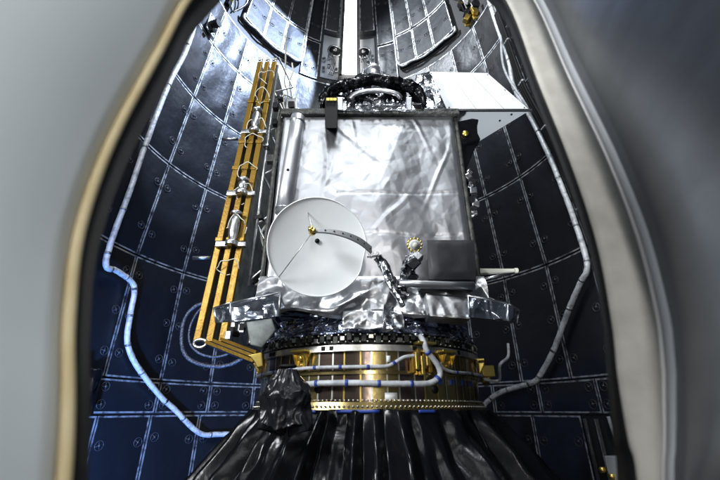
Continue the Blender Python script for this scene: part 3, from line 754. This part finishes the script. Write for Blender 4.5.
b = MB(); b.prism([at(x, y, 2.93) for x, y in ((248, 355), (262, 352), (263, 366), (257, 368), (254, 362))][::-1], (0, .08, 0)); b.build('strut_bracket', 'brass', sat, smooth=False, bevel=.008)
b = MB(); q = at(201, 344, 3.3); b.tube([q+Vector((.055*math.cos(a), -.02, .035*math.sin(a))) for a in [j*math.pi/8 for j in range(16)]], .016, 6, closed=True); b.build('wing_foot', 'metal', sat)

# crumpled film collar between body and ring
def collar(u, v):
    a = R(-100+200*u); r = lerp(1.03, .93, v)+.05*ridged(a*5, v*2.2)+.03*n1(a*14, v*6)
    return Vector((SX+r*math.sin(a), -r*math.cos(a), lerp(.53, .72, v)))
b = MB(); b.grid(collar, 140, 16); b.build('film_collar', 'bluelit_foil', sat)
b = MB()
def patch(u, v):
    x = lerp(-.13, .33, u); z = lerp(.545, .70, v)
    return Vector((x, -1.105-.04*ridged(x*6, z*5)-.02*n1(x*15, z*15)+.06*v, z))
b.grid(patch, 40, 14); b.build('foil_flap', 'foil_drape', sat, thick=.006)
crumpled_hull([at(383, 329, 2.68), at(394, 329, 2.68), at(394, 307, 2.74), at(384, 305, 2.74), (0, .1, 0)], 'foil_tab', 'crumple', .008, k=8, seed=2)

# ------------------------------------------------------------------ payload adapter
AR = 1.03
ad = empty('payload_adapter', (SX, 0, 0), 'gold and bronze cylindrical payload adapter ring under the satellite', 'adapter')
def rp(az, z, dr=0.0):
    a = R(az); return Vector((SX+(AR+dr)*math.sin(a), -(AR+dr)*math.cos(a), z))
def ringband(z0, z1, r0, r1=None, mi=0, b=None, n=120):
    r1 = r0 if r1 is None else r1
    prof = [(r0-.05, z0), (r0, z0), (r1, z1), (r1-.05, z1)]
    for (ra, za), (rb, zb) in zip(prof, prof[1:]):
        b.grid(lambda u, v: rp(u*360, lerp(za, zb, v), lerp(ra, rb, v)), n, 1, mi, wrap=True)
for (nm, z0, z1) in (('upper_wall', .255, .40), ('lower_wall', .05, .245)):
    b = MB(); NP = 32
    for k in range(NP):
        c = -180+360/NP*(k+.5); wd = 360/NP
        gold = (8 < c < 80 and k % 2 == 0) or c > 80 or c < -80 or (k % 7 == 2)
        b.grid(lambda u, v: rp(c-wd/2+wd*u, lerp(z0, z1, v), 0), 5, 1, 1 if gold or k % 3 == 1 else 0)
        for q in ((-.5, .10) if k % 2 else (-.5, .06)):
            cc = c+q*wd
            b.grid(lambda u, v: rp(cc-wd*.03+wd*.06*u, lerp(z0, z1, v), .004), 2, 1, 2 if k % 3 else 3)
    o = b.build(nm, ['ringdark', 'ringgold', 'ringsilver', 'brass'], ad)
    if nm == 'lower_wall':
        for az in (-22.5, 27.5):
            h = MB(); h.cyl(rp(az, .14, -.01), rp(az, .14, .006), .03, 16); h.build('wall_port', 'black', o)
        h = MB()
        for az in (30, 37, 45, 52): h.box(rp(az, .195, .006), (.03, .03, .04), Matrix.Rotation(R(az), 3, 'Z'))
        h.build('blue_tab', 'tie', o, smooth=False)
        h = MB(); q = rp(7.6, .09, .008); h.box(q, (.09, .004, .045), Matrix.Rotation(R(7.6), 3, 'Z')); h.build('paper_tag', 'white', o)
    else:
        h = MB(); q = rp(7, .345, .008); h.box(q, (.03, .004, .045), Matrix.Rotation(R(7), 3, 'Z')); h.build('paper_tag', 'white', o)
b = MB(); ringband(.238, .262, .018, None, 0, b); b.build('middle_flange', 'ringgold', ad)
b = MB(); ringband(.400, .445, .035, .03, 0, b); o = b.build('upper_flange', 'ringsilver', ad)
h = MB()
for az in (-52, -49, -20, -16.5, 18, 42): h.box(rp(az, .423, .035), (.03, .012, .03), Matrix.Rotation(R(az), 3, 'Z'))
h.build('flange_mark', 'black', o, smooth=False)
b = MB(); ringband(.0, .05, .045, .03, 0, b); o = b.build('lower_flange', 'ringgold', ad)
h = MB()
for k in range(110):
    az = -99+k*1.8; h.cyl(rp(az, .055, .015), rp(az, .068, .015), .010, 6); h.cyl(rp(az, .022, .04), rp(az, .022, .052), .008, 6)
h.build('flange_bolts', 'ringsilver', o)['kind'] = 'stuff'
b = MB(); ringband(.45, .54, .0, None, 0, b); o = b.build('clamp_band', 'black', ad)
h = MB()
for k in range(64):
    az = -96+k*3; z_ = .495+.012*((k % 3)-1)
    h.box(rp(az, z_, .012), (.038, .03, .055 if k % 2 else .035), Matrix.Rotation(R(az), 3, 'Z'), 0 if k % 4 else 1)
    h.cyl(rp(az+1.5, .52, .0), rp(az+1.5, .52, .035), .009, 6, 1)
    h.cyl(rp(az+1.5, .468, .0), rp(az+1.5, .468, .032), .008, 6, 1)
h.build('clamp_shoes', ['trim', 'ringsilver'], o, smooth=False, bevel=.004)['kind'] = 'stuff'
# gold lugs
def lug(az):
    rot = Matrix.Rotation(R(az), 3, 'Z')
    def L_(x, y, z): return rp(az, 0, 0)+rot@Vector((x, -y, z))
    b = MB()
    b.prism([L_(x, .03, z) for x, z in ((-.085, .40), (.085, .40), (.06, .35), (.018, .27), (-.018, .27), (-.06, .35))], rot@Vector((0, .024, 0)))
    for s_ in (-1, 1): b.prism([L_(s_*.05, y, z) for y, z in ((.03, .39), (.085, .39), (.03, .29))], rot@Vector((.012, 0, 0)))
    b.cyl(L_(0, .03, .36), L_(0, .06, .36), .02, 10); b.cyl(L_(0, .03, .31), L_(0, .045, .31), .012, 8)
    b.box(L_(0, .055, .415), (.15, .06, .02), rot)
    return b.build('gold_lug', 'brass', ad, smooth=False, bevel=.005)
for az in (-30.5, 33.5, -75, 72): lug(az)
# connector cluster
b = MB()
for k in range(7): b.box(rp(16.5+k*1.2, .30+.03*(k % 3), .04+.01*(k % 2)), (.03, .06, random.uniform(.08, .15)), Matrix.Rotation(R(20), 3, 'Z'), k % 2)
b.box(rp(22, .46, .06), (.16, .08, .02), Matrix.Rotation(R(22), 3, 'Z'), 1)
b.build('connector_block', ['gold', 'brass'], ad, smooth=False, bevel=.006)
# white harness with blue ties
def harness(seq, r, step):
    pts = smooth_path([rp(a, z, dr) for a, z, dr in seq], 8)
    b = MB(); b.tube(pts, r, 10, jitter=.05); o = b.build('cable_harness', 'cable', ad)
    acc = 0.0
    for i in range(1, len(pts)-1):
        acc += (pts[i]-pts[i-1]).length
        if acc < step*.024: continue
        acc = 0.0; t = MB(); t.tube([pts[i]-(pts[i+1]-pts[i]).normalized()*.011, pts[i]+(pts[i+1]-pts[i]).normalized()*.011], r*1.18, 10); t.build('cable_tie', 'tie', o)
harness([(-68, .27, .05), (-55, .275, .05), (-40, .275, .05), (-28, .285, .05), (-14, .285, .05), (0, .285, .05), (6, .29, .05), (10, .325, .05), (13, .355, .055), (17, .365, .06)], .0135, 8)
harness([(-46, .155, .05), (-34, .165, .055), (-20, .175, .055), (-8, .175, .055), (4, .17, .055), (14, .17, .055), (22, .175, .06), (26, .205, .07), (27.5, .25, .08), (26, .32, .08), (22, .40, .085), (21, .46, .085), (20.5, .52, .05)], .0215, 9)
harness([(29, .33, .05), (31, .285, .05), (37, .265, .05), (48, .27, .05), (60, .27, .05), (72, .28, .05)], .012, 8)
b = MB(); pts = smooth_path([rp(78, .26, .06), rp(80, .25, .2), at(500, 365, 3.5), at(508, 357, 3.6), at(508, 344, 3.7)], 6); b.tube(pts, .014, 6); b.build('stray_lead', 'cable', ad)
b = MB(); b.tube([rp(82, .27, .05), rp(82, .27, .12)], .05, 8); b.box(rp(80, .33, .1), (.12, .12, .1)); b.build('side_connector', 'brass', ad, smooth=False, bevel=.008)

# ------------------------------------------------------------------ black sheet over the stand below
creases = sorted([-180+k*(360/50)+random.uniform(-3.4, 3.4) for k in range(50)])
amps = [random.choice([.12, .3, .55, .8, 1.0])*random.uniform(.8, 1.1) for _ in creases]
def fold_h(az):
    az = (az+180) % 360-180
    for i in range(len(creases)):
        a0 = creases[i]; a1 = creases[(i+1) % len(creases)] + (360 if i == len(creases)-1 else 0)
        if a0 <= az < a1 or (i == len(creases)-1 and az+360 < a1):
            x = az if az >= a0 else az+360
            t = (x-a0)/(a1-a0); return (1-abs(2*t-1)**1.05)*amps[i]
    return 0
def skirt(u, v):
    az = -180+360*u; z = lerp(0.0+.012*n1(az*.12), -1.6, v**1.25)
    lo = az+(7*n1(az*.03, v*2.0))*v
    base = interp(-z, [-.05, 0, .08, .3, .6, 1.0, 1.6], [1.08, 1.095, 1.14, 1.30, 1.53, 1.80, 2.15])-AR
    h = (fold_h(lo)-.4)*.20*min(1, v*3.2+.16)+.02*n1(az*.3, v*5)*min(1, v*4)+(.040*tin(az*.018, v*.9, .16, 4)+.016*tin(az*.018, v*1.2, .07, 7))*min(1, v*5)
    return rp(az, z, base+h)
b = MB(); b.grid(skirt, 760, 70, wrap=True); sk = b.build('black_sheet', 'plastic', thick=.004)
tag(sk, 'glossy black plastic sheet draped in folds below the gold ring', 'plastic sheet')
for a0, a1 in ((-13, 2.5), (17, 24), (-26, -21)):
    t = MB(); t.grid(lambda u, v: rp(lerp(a0, a1, u), lerp(-.02, .0, v), .08), 8, 1); t.build('blue_tape', 'tie', sk, thick=.004)

# black bag tied to the ring
bg_c = at(287, 397, 2.55)
bag = empty('black_bag', tuple(at(287, 425, 2.62)), 'crumpled black plastic bag hanging on the left front of the gold ring', 'bag')
def bagf(u, v):
    a = u*2*math.pi
    wv = interp(v, [0, .08, .3, .6, .85, 1], [.02, .135, .14, .125, .085, .05])
    q = Vector((math.cos(a), math.sin(a), 0))
    k_ = 1+.26*ridged(math.cos(a)*1.2, math.sin(a)*1.2, v*1.6)+.16*ridged(math.cos(a)*3, math.sin(a)*3, v*4)+.11*tin(math.cos(a)*.2+math.sin(a)*.14, v*.42, .11, 3)+.06*tin(math.cos(a)*.2+math.sin(a)*.14, v*.42, .05, 6)
    return Vector((bg_c.x-.02*v+.01+q.x*wv*k_*1.0, bg_c.y+q.y*wv*k_*.55, lerp(-.13+.05*n1(math.cos(a)*2, math.sin(a)*2, 3)+.02*n1(math.cos(a)*6, math.sin(a)*6), .24, v)))
b = MB(); b.grid(bagf, 130, 90, wrap=True); b.build('bag_body', 'bagfilm', bag)
b = MB(); top = bg_c+Vector((-.02, 0, .2)); b.tube([bg_c+Vector((-.01+.05*math.cos(a), .03*math.sin(a), .185)) for a in [j*math.pi/6 for j in range(12)]], .010, 5, closed=True); b.build('bag_tie', 'black', bag)

# ------------------------------------------------------------------ near panel edges on both sides of the camera
def zc(px, py, d): return at(px, py, d)
def near_panel(name, outline, sections, label, cat, widths=None):
    """outline: rim curve as points; sections: list of (material part name, material, [(offset_x, offset_y) ...]) swept along the rim"""
    root = empty(name, tuple(outline[0]), label, cat)
    rim = smooth_path(outline, 6)
    wd = [widths[min(len(widths)-1, i//6)]*(1-(i % 6)/6)+widths[min(len(widths)-1, i//6+1)]*((i % 6)/6) for i in range(len(rim))] if widths else [1]*len(rim)
    for pn, m_, prof, th in sections:
        b = MB(); n = len(rim)-1; k = len(prof)-1
        b.grid(lambda u, v: rim[round(v*n)]+Vector((prof[round(u*k)][0]*wd[round(v*n)], prof[round(u*k)][1], 0)), k, n)
        b.build(pn, m_, root, thick=th)
    return root
def skin_strip(root, outline, prof, v, u0, u1, r, m_, name, dv=0.0):
    rim = smooth_path(outline, 6); n = len(rim)-1; pts = []
    for i in range(9):
        u = lerp(u0, u1, i/8)*(len(prof)-1); k = min(len(prof)-2, int(u)); q = lerp(Vector((*prof[k], 0)), Vector((*prof[k+1], 0)), u-k)
        w_ = (v+dv*i/8)*n; j = min(n-1, int(w_)); pts.append(lerp(rim[j], rim[j+1], w_-j)+q)
    b = MB(); b.tube(pts, [r*(.25+.75*math.sin(math.pi*(i+.6)/9.2)) for i in range(9)], 6); return b.build(name, m_, root)
def arc(p0, p1, bulge, n=10):
    p0, p1 = Vector((*p0, 0)), Vector((*p1, 0)); d_ = p1-p0; nn = Vector((-d_.y, d_.x, 0))
    return [((p0+d_*(i/n)+nn*bulge*math.sin(math.pi*i/n)).x, (p0+d_*(i/n)+nn*bulge*math.sin(math.pi*i/n)).y) for i in range(n+1)]
DL = 0.45
lo = [at(x, y, DL) for x, y in ((64, 480), (68, 400), (69, 320), (80, 230), (112, 140), (160, 50), (187, 0))]
lo = [lo[0]+Vector((.035, 0, -.16))] + lo + [lo[-1]+Vector((.05, .0, .13)), lo[-1]+Vector((.13, 0, .34))]
lp_root = near_panel('fairing_edge', lo, [
    ('rim_bead', 'yellow', [(.0068*math.cos(a), .0068*math.sin(a)) for a in [j*math.pi/8-math.pi for j in range(17)]], 0),
    ('inner_face', 'black', [(.0055, .006), (-.008, .035), (-.024, .075)], .004),
    ('outer_skin', 'panelgrey', arc((-.012, -.002), (-.12, -.22), .10), .006),
], 'smooth pale grey fairing edge with a yellow rim, close to the camera at the left', 'fairing edge', None)
DRT = 0.74
ro = [at(x, y, DRT) for x, y in ((640, 480), (633, 440), (624, 375), (618, 320), (602, 240), (575, 160), (542, 80), (510, 0))]
ro = [ro[0]+Vector((-.06, 0, -.25))] + ro + [ro[-1]+Vector((-.09, 0, .2)), ro[-1]+Vector((-.2, 0, .5))]
rp_root = near_panel('fairing_edge', ro, [
    ('inner_face', 'black', [(.012, .07), (-.004, .035), (-.014, .004)], .004),
    ('cream_rim', 'cream', [(-.012, .0), (.004, -.004), (.034, -.010), (.064, -.016)], .02),
    ('rim_lip', 'lip', [(.0645, -.0145), (.067, -.018), (.070, -.019), (.073, -.018)], .003),
    ('lip_fillet', 'greywhite', [(.0735, -.0175), (.077, -.025), (.078, -.034)], .003),
    ('outer_skin', 'skin', arc((.0775, -.035), (.0, -.62), -.06, 14), .006),
], 'cream rimmed fairing edge with dark brushed metal skin, close to the camera at the right', 'fairing edge', [.2, .40, .62, .92, 1.0, 1.0, 1.0, .95, .88, .8, .8])

M['seam'] = mat('panel_seam', (0.30, 0.32, 0.34), 0.5)
pl_ = arc((-.012, -.002), (-.12, -.22), .10)
for v_ in (.735, .77): skin_strip(lp_root, lo, pl_, v_, .02, .5, .0016, 'seam', 'skin_seam', .03)
